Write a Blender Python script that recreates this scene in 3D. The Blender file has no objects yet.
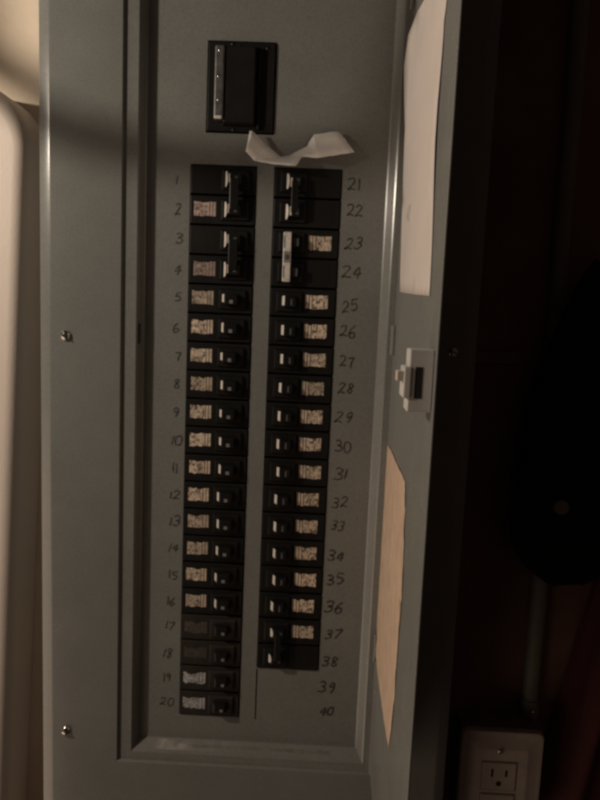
import bpy, bmesh, math, random
from mathutils import Vector, Matrix
random.seed(7)
S = bpy.context.scene
COL = S.collection
I = 0.0254                     # the place is laid out in inches: X right, Y down, Z into the wall
H0 = 1.55                      # height of the first breaker row above the floor


def W(X, Y, Z):
    return Vector((X * I, Z * I, H0 - Y * I))


# ------------------------------------------------------------------ camera
R = ((0.998822, -0.041955, 0.024374), (0.044578, 0.991832, -0.119506), (-0.019161, 0.120451, 0.992534))
CAM = (4.4878, 5.1381, -22.7445)
F = 650.0                      # focal length in pixels of the 600 x 800 photograph
cd = bpy.data.cameras.new('camera')
cam = bpy.data.objects.new('camera', cd)
COL.objects.link(cam)
S.camera = cam
cd.sensor_fit = 'HORIZONTAL'
cd.sensor_width = 36.0
cd.lens = 36.0 * F / 600.0
cd.clip_start = 0.01
cd.clip_end = 50.0


def dirw(v):
    return Vector((v[0], v[2], -v[1]))


r_, d_, f_ = dirw(R[0]), dirw(R[1]), dirw(R[2])
m = Matrix((r_, -d_, -f_)).transposed().to_4x4()
m.translation = W(*CAM)
cam.matrix_world = m
S.render.resolution_x, S.render.resolution_y = 768, 1024
S.cycles.pixel_filter_type = 'BLACKMAN_HARRIS'
S.cycles.filter_width = 3.1

# ------------------------------------------------------------------ light
wd = bpy.data.worlds.new('World')
S.world = wd
wd.use_nodes = True
bg = wd.node_tree.nodes['Background']
bg.inputs['Color'].default_value = (1.0, 0.62, 0.48, 1)
bg.inputs['Strength'].default_value = 0.022
LAMP = (-21.0, -5.0, -13.6)
ld = bpy.data.lights.new('bulb', 'POINT')
ld.energy = 11.8
ld.color = (1.0, 0.86, 0.70)
ld.shadow_soft_size = 0.02
lamp = bpy.data.objects.new('bulb', ld)
lamp.location = W(*LAMP)
COL.objects.link(lamp)
# added unseen fill lamp standing in for the room's dim glow, low on the left
fd = bpy.data.lights.new('room_glow_fill', 'AREA')
fd.shape = 'DISK'
fd.size = 2.0
fd.energy = 12.0
fd.color = (1.0, 0.74, 0.54)
fl = bpy.data.objects.new('room_glow_fill', fd)
fl.location = W(-52, 54, -23)
fl.rotation_euler = (W(2, 12, 0) - W(-52, 54, -23)).to_track_quat('-Z', 'Y').to_euler()
COL.objects.link(fl)
S.view_settings.view_transform = 'Standard'
S.view_settings.look = 'None'
S.view_settings.gamma = 1.0
S.view_settings.use_curve_mapping = False
S.view_settings.exposure = 0.0


# ------------------------------------------------------------------ pixel -> point on a surface
def ray(x, y):
    a, b = (x - 300) / F, (y - 400) / F
    return [R[0][i] * a + R[1][i] * b + R[2][i] for i in range(3)]


def onZ(x, y, Z):
    d = ray(x, y)
    t = (Z - CAM[2]) / d[2]
    return CAM[0] + d[0] * t, CAM[1] + d[1] * t


DH, DF = (7.19, -0.48), (6.90, -9.82)          # door: hinge line and free edge (X, Z)


def onDoor(x, y, off=0.0):
    """distance s from the hinge and height Y of the door point seen at a pixel"""
    d = ray(x, y)
    ux, uz = DF[0] - DH[0], DF[1] - DH[1]
    n = math.hypot(ux, uz)
    ux, uz = ux / n, uz / n
    nx, nz = uz, -ux                            # towards the opening side
    px, pz = DH[0] + nx * off, DH[1] + nz * off
    t = ((px - CAM[0]) * nx + (pz - CAM[2]) * nz) / (d[0] * nx + d[2] * nz)
    X, Y, Z = (CAM[i] + d[i] * t for i in range(3))
    return (X - px) * ux + (Z - pz) * uz, Y


def door_pt(s, Y, off=0.0):
    ux, uz = DF[0] - DH[0], DF[1] - DH[1]
    n = math.hypot(ux, uz)
    ux, uz = ux / n, uz / n
    return (DH[0] + ux * s + uz * off, Y, DH[1] + uz * s - ux * off)


# ------------------------------------------------------------------ materials
def mat(name, col, rough=0.5, metal=0.0, var=0.12, scale=30.0, bump=0.0, bscale=400.0, spec=0.5, stain=None, fine=0.0, scuff=False):
    M = bpy.data.materials.new(name)
    M.use_nodes = True
    nt = M.node_tree
    N, L = nt.nodes, nt.links
    b = N['Principled BSDF']
    b.inputs['Roughness'].default_value = rough
    b.inputs['Metallic'].default_value = metal
    b.inputs['Specular IOR Level'].default_value = spec
    tc = N.new('ShaderNodeTexCoord')
    no = N.new('ShaderNodeTexNoise')
    no.inputs['Scale'].default_value = scale
    no.inputs['Detail'].default_value = 6
    no.inputs['Roughness'].default_value = 0.65
    L.new(tc.outputs['Object'], no.inputs['Vector'])
    rp = N.new('ShaderNodeMapRange')
    rp.inputs['From Min'].default_value = 0.25
    rp.inputs['From Max'].default_value = 0.75
    rp.inputs['To Min'].default_value = 1 - var
    rp.inputs['To Max'].default_value = 1 + var
    L.new(no.outputs['Fac'], rp.inputs['Value'])
    mx = N.new('ShaderNodeMix')
    mx.data_type = 'RGBA'
    mx.blend_type = 'MULTIPLY'
    mx.inputs['Factor'].default_value = 1.0
    mx.inputs['A'].default_value = (*col, 1)
    L.new(rp.outputs['Result'], mx.inputs['B'])
    out = mx.outputs['Result']
    if stain:
        n2 = N.new('ShaderNodeTexNoise')
        n2.inputs['Scale'].default_value = stain[1]
        n2.inputs['Detail'].default_value = 8
        n2.inputs['Roughness'].default_value = 0.7
        L.new(tc.outputs['Object'], n2.inputs['Vector'])
        r2 = N.new('ShaderNodeMapRange')
        r2.inputs['From Min'].default_value = 0.56
        r2.inputs['From Max'].default_value = 0.74
        r2.inputs['To Max'].default_value = stain[2]
        L.new(n2.outputs['Fac'], r2.inputs['Value'])
        m2 = N.new('ShaderNodeMix')
        m2.data_type = 'RGBA'
        L.new(r2.outputs['Result'], m2.inputs['Factor'])
        L.new(out, m2.inputs['A'])
        m2.inputs['B'].default_value = (*stain[0], 1)
        out = m2.outputs['Result']
    if fine:
        nf = N.new('ShaderNodeTexNoise')
        nf.inputs['Scale'].default_value = 650
        nf.inputs['Detail'].default_value = 2
        L.new(tc.outputs['Object'], nf.inputs['Vector'])
        rf = N.new('ShaderNodeMapRange')
        rf.inputs['From Min'].default_value = 0.3
        rf.inputs['From Max'].default_value = 0.7
        rf.inputs['To Min'].default_value = 1 - fine
        rf.inputs['To Max'].default_value = 1 + fine
        L.new(nf.outputs['Fac'], rf.inputs['Value'])
        mf = N.new('ShaderNodeMix')
        mf.data_type = 'RGBA'
        mf.blend_type = 'MULTIPLY'
        mf.inputs['Factor'].default_value = 1.0
        L.new(out, mf.inputs['A'])
        L.new(rf.outputs['Result'], mf.inputs['B'])
        out = mf.outputs['Result']
    if scuff:
        mp = N.new('ShaderNodeMapping')
        mp.inputs['Scale'].default_value = (3.2, 1.0, 1.0)
        mp.inputs['Rotation'].default_value = (0, 0.25, 0)
        L.new(tc.outputs['Object'], mp.inputs['Vector'])
        ns = N.new('ShaderNodeTexNoise')
        ns.inputs['Scale'].default_value = 24
        ns.inputs['Detail'].default_value = 7
        ns.inputs['Roughness'].default_value = 0.75
        L.new(mp.outputs[0], ns.inputs['Vector'])
        rs = N.new('ShaderNodeMapRange')
        rs.inputs['From Min'].default_value = 0.64
        rs.inputs['From Max'].default_value = 0.80
        rs.inputs['To Max'].default_value = 0.5
        L.new(ns.outputs['Fac'], rs.inputs['Value'])
        ms = N.new('ShaderNodeMix')
        ms.data_type = 'RGBA'
        L.new(rs.outputs['Result'], ms.inputs['Factor'])
        L.new(out, ms.inputs['A'])
        ms.inputs['B'].default_value = (0.30, 0.285, 0.26, 1)
        out = ms.outputs['Result']
    L.new(out, b.inputs['Base Color'])
    rr = N.new('ShaderNodeMapRange')
    rr.inputs['To Min'].default_value = max(0.05, rough - 0.08)
    rr.inputs['To Max'].default_value = min(1, rough + 0.08)
    L.new(no.outputs['Fac'], rr.inputs['Value'])
    L.new(rr.outputs['Result'], b.inputs['Roughness'])
    if bump:
        n3 = N.new('ShaderNodeTexNoise')
        n3.inputs['Scale'].default_value = bscale
        n3.inputs['Detail'].default_value = 3
        L.new(tc.outputs['Object'], n3.inputs['Vector'])
        bp = N.new('ShaderNodeBump')
        bp.inputs['Strength'].default_value = bump
        bp.inputs['Distance'].default_value = 0.001
        L.new(n3.outputs['Fac'], bp.inputs['Height'])
        L.new(bp.outputs['Normal'], b.inputs['Normal'])
    return M


M_PAINT = mat('grey_enamel', (0.180, 0.183, 0.173), 0.25, 0.0, 0.07, 18, 0.02, 600, stain=((0.12, 0.118, 0.10), 14, 0.35), fine=0.10, scuff=True)
M_BLACK = mat('black_phenolic', (0.007, 0.0065, 0.006), 0.5, 0, 0.3, 60, 0.1, 500, spec=0.25)
M_BODY2 = mat('brown_phenolic', (0.022, 0.018, 0.015), 0.55, 0, 0.4, 60, 0.1, 500, spec=0.25)
M_HANDLE = mat('black_handle', (0.009, 0.009, 0.0095), 0.35, 0, 0.2, 60, spec=0.3)
M_GLINT_TIE = mat('handle_glint_and_tie_white', (0.62, 0.57, 0.52), 0.35, 0, 0.25, 300)  # pale tie parts, and lamp glare painted on the handles
M_GREYINK = mat('grey_print', (0.20, 0.19, 0.18), 0.5, 0, 0.3, 300)
M_DULLINK = mat('dull_print', (0.075, 0.075, 0.08), 0.5, 0, 0.3, 300)
M_TIE = mat('pale_tie', (0.55, 0.52, 0.49), 0.4, 0.0, 0.35, 220)
M_FOIL = mat('worn_metal_tie', (0.10, 0.097, 0.097), 0.45, 0.3, 0.5, 160)
M_INK = mat('marker_ink', (0.042, 0.042, 0.04), 0.5, 0, 0.6, 250)
M_PAPER = mat('white_paper', (0.56, 0.51, 0.48), 0.8, 0, 0.06, 25, 0.1, 150, stain=((0.42, 0.37, 0.33), 26, 0.35))
M_TAN = mat('torn_tan_paper', (0.50, 0.37, 0.275), 0.85, 0, 0.2, 60, 0.4, 120, stain=((0.40, 0.30, 0.20), 45, 0.7), fine=0.12)
M_TAPE = mat('white_tape', (0.88, 0.86, 0.82), 0.55, 0, 0.05, 60, 0.1, 120)
M_STEEL = mat('zinc_screw', (0.55, 0.53, 0.50), 0.22, 1.0, 0.2, 200)
M_LATCH = mat('grey_latch', (0.52, 0.51, 0.49), 0.45, 0, 0.1, 80)
M_TONGUE = mat('latch_tongue', (0.68, 0.60, 0.54), 0.35, 0.2, 0.1, 80)
M_DARK = mat('dark_void', (0.008, 0.008, 0.007), 0.8)
M_WALL = mat('tan_wall', (0.78, 0.66, 0.52), 0.85, 0, 0.10, 7, 0.3, 90, stain=((0.58, 0.48, 0.37), 9, 0.4))
M_BOARD = mat('white_plastic', (0.66, 0.575, 0.505), 0.5, 0, 0.04, 12, 0.15, 300)
M_EMT = mat('galvanised_conduit', (0.16, 0.15, 0.125), 0.6, 0.0, 0.2, 40)
M_PLATE = mat('outlet_plate', (0.44, 0.38, 0.335), 0.5, 0, 0.15, 50)
M_RECEP = mat('outlet_face', (0.40, 0.345, 0.305), 0.5, 0, 0.15, 50)
M_CORD = mat('black_rubber', (0.02, 0.02, 0.02), 0.6)
M_RED = mat('dark_red_cloth', (0.06, 0.012, 0.010), 0.9, 0, 0.2, 40, 0.4, 200)
M_BAG = mat('black_nylon', (0.004, 0.004, 0.004), 0.8, 0, 0.3, 60, spec=0.2)
M_PEG = mat('tan_wood', (0.19, 0.15, 0.09), 0.7, 0, 0.2, 60)
M_BACK = mat('dark_red_brown_board', (0.15, 0.08, 0.055), 0.8, 0, 0.35, 9, 0.3, 60)
M_BATTEN = mat('brown_wood', (0.16, 0.11, 0.08), 0.8, 0, 0.3, 40)
M_GRIME = mat('grime', (0.125, 0.12, 0.105), 0.6, 0, 0.5, 90)
M_RESIDUE = mat('pale_residue', (0.27, 0.25, 0.225), 0.5, 0, 0.4, 90)


def sticker(name, base, dark, bars_right=True):
    """small rating sticker: blurred print blocks and vertical rules, laid out in the sticker's own UV"""
    M = bpy.data.materials.new(name)
    M.use_nodes = True
    N, L = M.node_tree.nodes, M.node_tree.links
    b = N['Principled BSDF']
    b.inputs['Roughness'].default_value = 0.55
    uv = N.new('ShaderNodeUVMap')
    oi = N.new('ShaderNodeObjectInfo')
    sep = N.new('ShaderNodeSeparateXYZ')
    L.new(uv.outputs['UV'], sep.inputs[0])
    cmb = N.new('ShaderNodeCombineXYZ')
    off = N.new('ShaderNodeMath')
    off.operation = 'MULTIPLY'
    off.inputs[1].default_value = 37.0
    L.new(oi.outputs['Random'], off.inputs[0])
    L.new(sep.outputs[0], cmb.inputs[0])
    L.new(sep.outputs[1], cmb.inputs[1])
    L.new(off.outputs[0], cmb.inputs[2])

    def mask(scale, lo, hi, sx=1, sy=1):
        mp = N.new('ShaderNodeMapping')
        mp.inputs['Scale'].default_value = (sx, sy, 1)
        L.new(cmb.outputs[0], mp.inputs['Vector'])
        n = N.new('ShaderNodeTexNoise')
        n.inputs['Scale'].default_value = scale
        n.inputs['Detail'].default_value = 2
        L.new(mp.outputs[0], n.inputs['Vector'])
        r = N.new('ShaderNodeMapRange')
        r.inputs['From Min'].default_value = lo
        r.inputs['From Max'].default_value = hi
        L.new(n.outputs['Fac'], r.inputs['Value'])
        return r.outputs['Result']
    # rows of small print: random on/off cells, broken up by wear
    mp = N.new('ShaderNodeMapping')
    mp.inputs['Scale'].default_value = (15.0, 5.0, 1.0)
    L.new(cmb.outputs[0], mp.inputs['Vector'])
    fl_ = N.new('ShaderNodeVectorMath')
    fl_.operation = 'FLOOR'
    L.new(mp.outputs[0], fl_.inputs[0])
    add_ = N.new('ShaderNodeVectorMath')
    add_.operation = 'ADD'
    L.new(fl_.outputs[0], add_.inputs[0])
    cz = N.new('ShaderNodeCombineXYZ')
    L.new(off.outputs[0], cz.inputs[2])
    L.new(cz.outputs[0], add_.inputs[1])
    wn = N.new('ShaderNodeTexWhiteNoise')
    wn.noise_dimensions = '3D'
    L.new(add_.outputs[0], wn.inputs['Vector'])
    th = N.new('ShaderNodeMapRange')
    th.inputs['From Min'].default_value = 0.40
    th.inputs['From Max'].default_value = 0.75
    L.new(wn.outputs['Value'], th.inputs['Value'])
    wm = N.new('ShaderNodeMath')
    wm.operation = 'MULTIPLY'
    L.new(th.outputs['Result'], wm.inputs[0])
    L.new(mask(4.0, 0.30, 0.55), wm.inputs[1])
    text = wm.outputs[0]
    # vertical rules in one third of the sticker
    mm = N.new('ShaderNodeMath')
    mm.operation = 'GREATER_THAN' if bars_right else 'LESS_THAN'
    mm.inputs[1].default_value = 0.66 if bars_right else 0.34
    L.new(sep.outputs[0], mm.inputs[0])
    sn = N.new('ShaderNodeMath')
    sn.operation = 'SINE'
    k = N.new('ShaderNodeMath')
    k.operation = 'MULTIPLY'
    k.inputs[1].default_value = 46.0
    L.new(sep.outputs[0], k.inputs[0])
    L.new(k.outputs[0], sn.inputs[0])
    bar = N.new('ShaderNodeMapRange')
    bar.inputs['From Min'].default_value = 0.1
    bar.inputs['From Max'].default_value = 0.7
    L.new(sn.outputs[0], bar.inputs['Value'])
    sel = N.new('ShaderNodeMix')
    L.new(mm.outputs[0], sel.inputs['Factor'])
    L.new(text, sel.inputs['A'])
    L.new(bar.outputs['Result'], sel.inputs['B'])
    f = N.new('ShaderNodeMath')
    f.operation = 'MULTIPLY'
    f.inputs[1].default_value = 0.88
    L.new(sel.outputs['Result'], f.inputs[0])
    mx = N.new('ShaderNodeMix')
    mx.data_type = 'RGBA'
    mx.inputs['B'].default_value = (*dark, 1)
    wear = mask(3.0, 0.35, 0.7)
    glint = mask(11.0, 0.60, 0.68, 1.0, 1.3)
    tone = N.new('ShaderNodeMix')
    tone.data_type = 'RGBA'
    tone.inputs['A'].default_value = (*base, 1)
    tone.inputs['B'].default_value = (*(c * 0.55 for c in base), 1)
    L.new(wear, tone.inputs['Factor'])
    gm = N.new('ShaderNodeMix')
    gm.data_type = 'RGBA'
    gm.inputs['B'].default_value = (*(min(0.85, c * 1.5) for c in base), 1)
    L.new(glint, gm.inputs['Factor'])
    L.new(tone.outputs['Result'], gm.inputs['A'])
    hv = N.new('ShaderNodeHueSaturation')
    L.new(gm.outputs['Result'], hv.inputs['Color'])
    vr = N.new('ShaderNodeMapRange')
    vr.inputs['To Min'].default_value = 0.72
    vr.inputs['To Max'].default_value = 1.2
    L.new(oi.outputs['Random'], vr.inputs['Value'])
    L.new(vr.outputs['Result'], hv.inputs['Value'])
    L.new(hv.outputs['Color'], mx.inputs['A'])
    L.new(f.outputs[0], mx.inputs['Factor'])
    L.new(mx.outputs['Result'], b.inputs['Base Color'])
    return M


M_STK_L = sticker('tan_sticker', (0.62, 0.50, 0.39), (0.07, 0.05, 0.035), True)
M_STK_R = sticker('tan_sticker_mirrored', (0.62, 0.50, 0.39), (0.07, 0.05, 0.035), False)
M_STK_P = sticker('pinkish_sticker', (0.44, 0.335, 0.285), (0.09, 0.06, 0.05), True)
M_STK_G = sticker('grey_sticker', (0.52, 0.53, 0.55), (0.12, 0.11, 0.11), True)
M_STK_D = sticker('faded_brown_sticker', (0.06, 0.05, 0.042), (0.03, 0.025, 0.02), True)


# ------------------------------------------------------------------ mesh helpers
def link(name, bm, material, parent=None, smooth=40, bevel=0.0, loc=None):
    me = bpy.data.meshes.new(name)
    bmesh.ops.recalc_face_normals(bm, faces=bm.faces)
    bm.to_mesh(me)
    bm.free()
    me.materials.append(material)
    if smooth:
        for p in me.polygons:
            p.use_smooth = True
        me.set_sharp_from_angle(angle=math.radians(smooth))
    o = bpy.data.objects.new(name, me)
    COL.objects.link(o)
    if parent:
        o.parent = parent
    if bevel:
        b = o.modifiers.new('bevel', 'BEVEL')
        b.width = bevel * I
        b.segments = 2
        b.limit_method = 'ANGLE'
        b.angle_limit = math.radians(35)
    return o


def empty(name, label, cat, at, group=None, dz=0.0):
    o = bpy.data.objects.new(name, None)
    o.empty_display_size = 0.02
    o.location = W(at[0], at[1], at[2] + dz)
    COL.objects.link(o)
    tag(o, label, cat, group)
    return o


def tag(o, label, cat, group=None):
    o['label'] = label
    o['category'] = cat
    if group:
        o['group'] = group


def V(bm, X, Y, Z, org=(0, 0, 0)):
    return bm.verts.new(((X - org[0]) * I, (Z - org[2]) * I, -(Y - org[1]) * I))


def world_off(o, org):
    o.location = W(*org)
    return o


def box(bm, x0, x1, y0, y1, z0, z1, org=(0, 0, 0), top=None):
    """box; top = (x0,x1,y0,y1) of the face at z0 (towards the viewer) if tapered"""
    tx0, tx1, ty0, ty1 = top or (x0, x1, y0, y1)
    a = [V(bm, *p, org) for p in ((tx0, ty0, z0), (tx1, ty0, z0), (tx1, ty1, z0), (tx0, ty1, z0))]
    b = [V(bm, *p, org) for p in ((x0, y0, z1), (x1, y0, z1), (x1, y1, z1), (x0, y1, z1))]
    bm.faces.new(a)
    bm.faces.new(b[::-1])
    for i in range(4):
        j = (i + 1) % 4
        bm.faces.new((a[i], b[i], b[j], a[j]))


def quad_uv(bm, pts, org=(0, 0, 0)):
    uvl = bm.loops.layers.uv.verify()
    f = bm.faces.new([V(bm, *p, org) for p in pts])
    for lp, uv in zip(f.loops, ((0, 1), (1, 1), (1, 0), (0, 0))):
        lp[uvl].uv = uv
    return f


def rect_loft(bm, rings, org):
    """rings: (x0,x1,y0,y1,z); joins successive rectangles"""
    prev = None
    for (x0, x1, y0, y1, z) in rings:
        cur = [V(bm, *p, z, org) for p in ((x0, y0), (x1, y0), (x1, y1), (x0, y1))]
        if prev:
            for i in range(4):
                j = (i + 1) % 4
                bm.faces.new((prev[i], prev[j], cur[j], cur[i]))
        prev = cur
    return prev


def rrect(x0, x1, y0, y1, r, n=6):
    pts = []
    for cx, cy, a0 in ((x1 - r, y0 + r, -90), (x1 - r, y1 - r, 0), (x0 + r, y1 - r, 90), (x0 + r, y0 + r, 180)):
        for k in range(n + 1):
            a = math.radians(a0 + 90 * k / n)
            pts.append((cx + r * math.cos(a), cy + r * math.sin(a)))
    return pts


def loft(bm, loops, org=(0, 0, 0), cap0=True, cap1=True):
    """loops: lists of 3D points with equal counts"""
    L = [[V(bm, *p, org) for p in lp] for lp in loops]
    n = len(L[0])
    for a, b in zip(L, L[1:]):
        for i in range(n):
            j = (i + 1) % n
            bm.faces.new((a[i], a[j], b[j], b[i]))
    if cap0:
        bm.faces.new(L[0][::-1])
    if cap1:
        bm.faces.new(L[-1])


def dome(bm, cx, cy, z, r, h, org, n=20, slot=True):
    rings = []
    for k in range(6):
        a = math.radians(90 * k / 6)
        rings.append([(cx + r * math.cos(a) * math.cos(2 * math.pi * i / n), cy + r * math.cos(a) * math.sin(2 * math.pi * i / n),
                       z - h * math.sin(a)) for i in range(n)])
    loft(bm, rings, org, cap0=False)


def tube(bm, pts, r, org=(0, 0, 0), n=12, caps=True):
    """tube along panel-space points"""
    P = [Vector(p) for p in pts]
    loops = []
    for i, p in enumerate(P):
        t = (P[min(i + 1, len(P) - 1)] - P[max(i - 1, 0)]).normalized()
        u = t.cross(Vector((0, 0, 1)))
        if u.length < 1e-4:
            u = t.cross(Vector((0, 1, 0)))
        u.normalize()
        v = t.cross(u)
        loops.append([tuple(p + u * (r * math.cos(2 * math.pi * k / n)) + v * (r * math.sin(2 * math.pi * k / n))) for k in range(n)])
    loft(bm, loops, org, caps, caps)


def sheet(bm, xs, ys, hole, z, th, org):
    """sheet of cells with real openings and thickness"""
    vf, vb = {}, {}

    def g(d, i, j, zz):
        if (i, j) not in d:
            d[i, j] = V(bm, xs[i], ys[j], zz, org)
        return d[i, j]
    solid = lambda i, j: 0 <= i < len(xs) - 1 and 0 <= j < len(ys) - 1 and not hole((xs[i] + xs[i + 1]) / 2, (ys[j] + ys[j + 1]) / 2)
    for i in range(len(xs) - 1):
        for j in range(len(ys) - 1):
            if not solid(i, j):
                continue
            c = ((i, j), (i + 1, j), (i + 1, j + 1), (i, j + 1))
            bm.faces.new([g(vf, *k, z) for k in c])
            bm.faces.new([g(vb, *k, z + th) for k in c[::-1]])
            for (di, dj, a, b) in ((0, -1, c[0], c[1]), (1, 0, c[1], c[2]), (0, 1, c[2], c[3]), (-1, 0, c[3], c[0])):
                if not solid(i + di, j + dj):
                    bm.faces.new((g(vf, *a, z), g(vb, *a, z + th), g(vb, *b, z + th), g(vf, *b, z)))


# ------------------------------------------------------------------ wall behind
WZ = 3.0
bm = bmesh.new()
box(bm, -45, 60, -45, 60, WZ, WZ + 1)
wall = world_off(link('wall', bm, M_WALL, smooth=0), (0, 0, 0))
wall['kind'] = 'structure'

bm = bmesh.new()
box(bm, 3.0, 60, -45, 60, WZ - 0.006 - 0.25, WZ - 0.006)
bb = world_off(link('backboard', bm, M_BACK, smooth=0), (0, 0, 0))
bb['kind'] = 'structure'

# ------------------------------------------------------------------ the electrical panel
PO = (2.54, 6.0, WZ)
panel = empty('electrical_panel', 'open grey metal electrical panel with two columns of black breakers', 'electrical panel', PO)


def ppart(name, bm, material, parent=panel, **k):
    return link(name, bm, material, parent, **k)


ZC, ZR = -0.46, -0.36
OX0, OX1, OY0, OY1 = -5.04, 10.02, -11.0, 27.5
AX = (-2.19, 7.20, -8.1, 21.67)
BX = (-1.70, 6.95, -7.7, 21.34)
DX = (-1.49, 6.66, -7.3, 20.95)


def ins(rc, d, z):
    return (rc[0] + d, rc[1] - d, rc[2] + d, rc[3] - d, z)


O = (OX0, OX1, OY0, OY1)
bm = bmesh.new()
def fillet(p0, p1, p2, r, n=5):
    """points (rect+z as 5-tuples) rounding the corner p1 of a profile"""
    a, b, c = (Vector(p) for p in (p0, p1, p2))
    q0 = b + (a - b).normalized() * r
    q2 = b + (c - b).normalized() * r
    return [tuple(q0 * (1 - t) ** 2 + b * 2 * t * (1 - t) + q2 * t * t) for t in (k / n for k in range(n + 1))]


prof = [ins(O, 0.0, 0.25), ins(O, 0.0, ZC + 0.135), ins(O, 0.42, ZC), ins(AX, 0.0, ZC), ins(AX, 0.0, ZR), ins(BX, 0.0, ZR)]
rad = [0, 0.08, 0.10, 0.08, 0.05]
rings = [prof[0]]
for k in range(1, len(prof) - 1):
    rings += fillet(prof[k - 1], prof[k], prof[k + 1], rad[k])
E1 = (BX[0] + 0.05, BX[1] - 0.05, BX[2] + 0.05, BX[3] - 0.05)
E2 = (DX[0] - 0.05, DX[1] + 0.05, DX[2] - 0.05, DX[3] + 0.05)
rings += [ins(BX, 0.0, ZR), (*E1, ZR + 0.036), (*E2, -0.036), ins(DX, 0.0, 0.002), ins(DX, 0.14, 0.004)]
rect_loft(bm, rings, PO)
ppart('cover_frame', bm, M_PAINT, smooth=19)

# box that the cover is screwed to
bm = bmesh.new()
box(bm, -4.7, 9.7, -10.6, 27.1, 0.06, WZ - 0.01, PO)
for f in [f for f in bm.faces if f.normal.length == 0]:
    pass
bm.normal_update()
front = [f for f in bm.faces if all(abs(v.co.y - (0.06 - PO[2]) * I) < 1e-6 for v in f.verts)]
bmesh.ops.delete(bm, geom=front, context='FACES')
ppart('enclosure_box', bm, M_PAINT, smooth=0)

# dead front with the breaker openings
LW, RW = (0.0, 2.27), (2.85, 5.16)
MW = (0.49, 2.80, -3.98, -1.03)


def hole(x, y):
    if LW[0] < x < LW[1] and 0.0 < y < 20.0:
        return True
    if RW[0] < x < RW[1] and 0.0 < y < 18.0:
        return True
    if MW[0] < x < MW[1] and MW[2] < y < MW[3]:
        return True
    if RW[0] - 0.0 < x < RW[0] + 0.05 and 18.0 < y < 20.05:
        return True
    return False


bm = bmesh.new()
sheet(bm, sorted([DX[0] - 0.1, 0.0, 0.49, 2.27, 2.80, 2.85, 2.90, 5.16, DX[1] + 0.1]),
      sorted([DX[2] - 0.1, -3.98, -1.03, 0.0, 18.0, 20.0, 20.05, DX[3] + 0.1]), hole, 0.012, 0.05, PO)
dead = ppart('dead_front', bm, M_PAINT, smooth=0)

# ragged burr where the two last blanks were left in place
bm = bmesh.new()
xs = [RW[0] + 2.31 * k / 22 for k in range(23)]
top = [18.0 - (0.02 + 0.09 * random.random() * (1 if 3 < k < 15 else 0.3)) for k in range(23)]
for k in range(22):
    a = [V(bm, xs[k], top[k], z, PO) for z in (0.013, 0.045)]
    b = [V(bm, xs[k + 1], top[k + 1], z, PO) for z in (0.013, 0.045)]
    c = [V(bm, xs[k + 1], 18.03, z, PO) for z in (0.010, 0.045)]
    d = [V(bm, xs[k], 18.03, z, PO) for z in (0.010, 0.045)]
    bm.faces.new((a[0], b[0], c[0], d[0]))
    bm.faces.new((a[0], a[1], b[1], b[0]))
ppart('ragged_edge', bm, M_PAINT, dead, smooth=0)

# bus backing deep behind the openings
bm = bmesh.new()
box(bm, -1.5, 6.8, -7.0, 21.0, 2.2, 2.6, PO)
ppart('interior_backing', bm, M_DARK, smooth=0)

# cover screws
for (x, y) in ((65.5, 335.5), (66, 730)):
    cx, cy = onZ(x, y, ZC)
    for X in ((cx, 2 * 2.55 - cx) if y < 500 else (cx,)):
        bm = bmesh.new()
        dome(bm, X, cy, ZC - 0.005, 0.185, 0.14, PO)
        s = ppart('screw', bm, M_STEEL)
        bm = bmesh.new()
        a = random.random() * 3
        c, sn = math.cos(a), math.sin(a)
        pts = [(X + 0.15 * c * i - 0.018 * sn * j, cy + 0.15 * sn * i + 0.018 * c * j) for i, j in ((-1, -1), (1, -1), (1, 1), (-1, 1))]
        loft(bm, [[(*p, ZC - 0.146) for p in pts], [(*p, ZC - 0.08) for p in pts]], PO)
        ppart('screw_slot', bm, M_DARK, s, smooth=0)

# slot for the latch in the left wall of the recess
bm = bmesh.new()
t = 0.25
sx, sz = BX[0] + (DX[0] - BX[0]) * t, ZR * (1 - t)
box(bm, sx - 0.03, sx + 0.06, 5.45, 6.15, sz - 0.02, sz + 0.1, PO)
ppart('latch_slot', bm, M_DARK, smooth=0)


def blotch(name, pts, z, material, parent):
    bm = bmesh.new()
    loft(bm, [[(*p, z) for p in pts], [(*p, z + 0.004) for p in pts]], PO)
    return link(name, bm, material, parent, smooth=0)


# grime line and residue on the lower lip
for (px0, px1, py0, py1, w) in ((186, 262, 746, 749, 0.05), (262, 330, 748, 752, 0.07)):
    (x0, y0), (x1, y1) = onZ(px0, py0, -0.6), onZ(px1, py1, -0.6)
    n = 22
    up, dn = [], []
    for k in range(n + 1):
        t = k / n
        X, yy = x0 + (x1 - x0) * t, 0
        ww = w * 0.45 * (0.5 + 0.7 * random.random())
        zc = -0.17 + 0.02 * random.random()
        # lies on the sloping lower wall
        def wallp(z):
            return BX[3] + (DX[3] - BX[3]) * (z - ZR) / (0 - ZR)
        up.append((X, wallp(zc + ww * 1.6) - 0.006, zc + ww * 1.6))
        dn.append((X, wallp(zc - ww * 1.6) - 0.006, zc - ww * 1.6))
    bm = bmesh.new()
    A = [V(bm, *p, PO) for p in up]
    B = [V(bm, *p, PO) for p in dn]
    for k in range(n):
        bm.faces.new((A[k], A[k + 1], B[k + 1], B[k]))
    ppart('grime_streak', bm, M_GRIME, smooth=0)
bm = bmesh.new()
ctr = onZ(181, 742, -0.2)[0]
pts = []
for k in range(16):
    a = 2 * math.pi * k / 16
    rr = 0.6 + 0.5 * random.random()
    X = ctr + 0.22 * rr * math.cos(a)
    z = -0.19 + 0.09 * rr * math.sin(a)
    pts.append((X, BX[3] + (DX[3] - BX[3]) * (z - ZR) / (-ZR) - 0.008, z))
bm.faces.new([V(bm, *p, PO) for p in pts])
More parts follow.
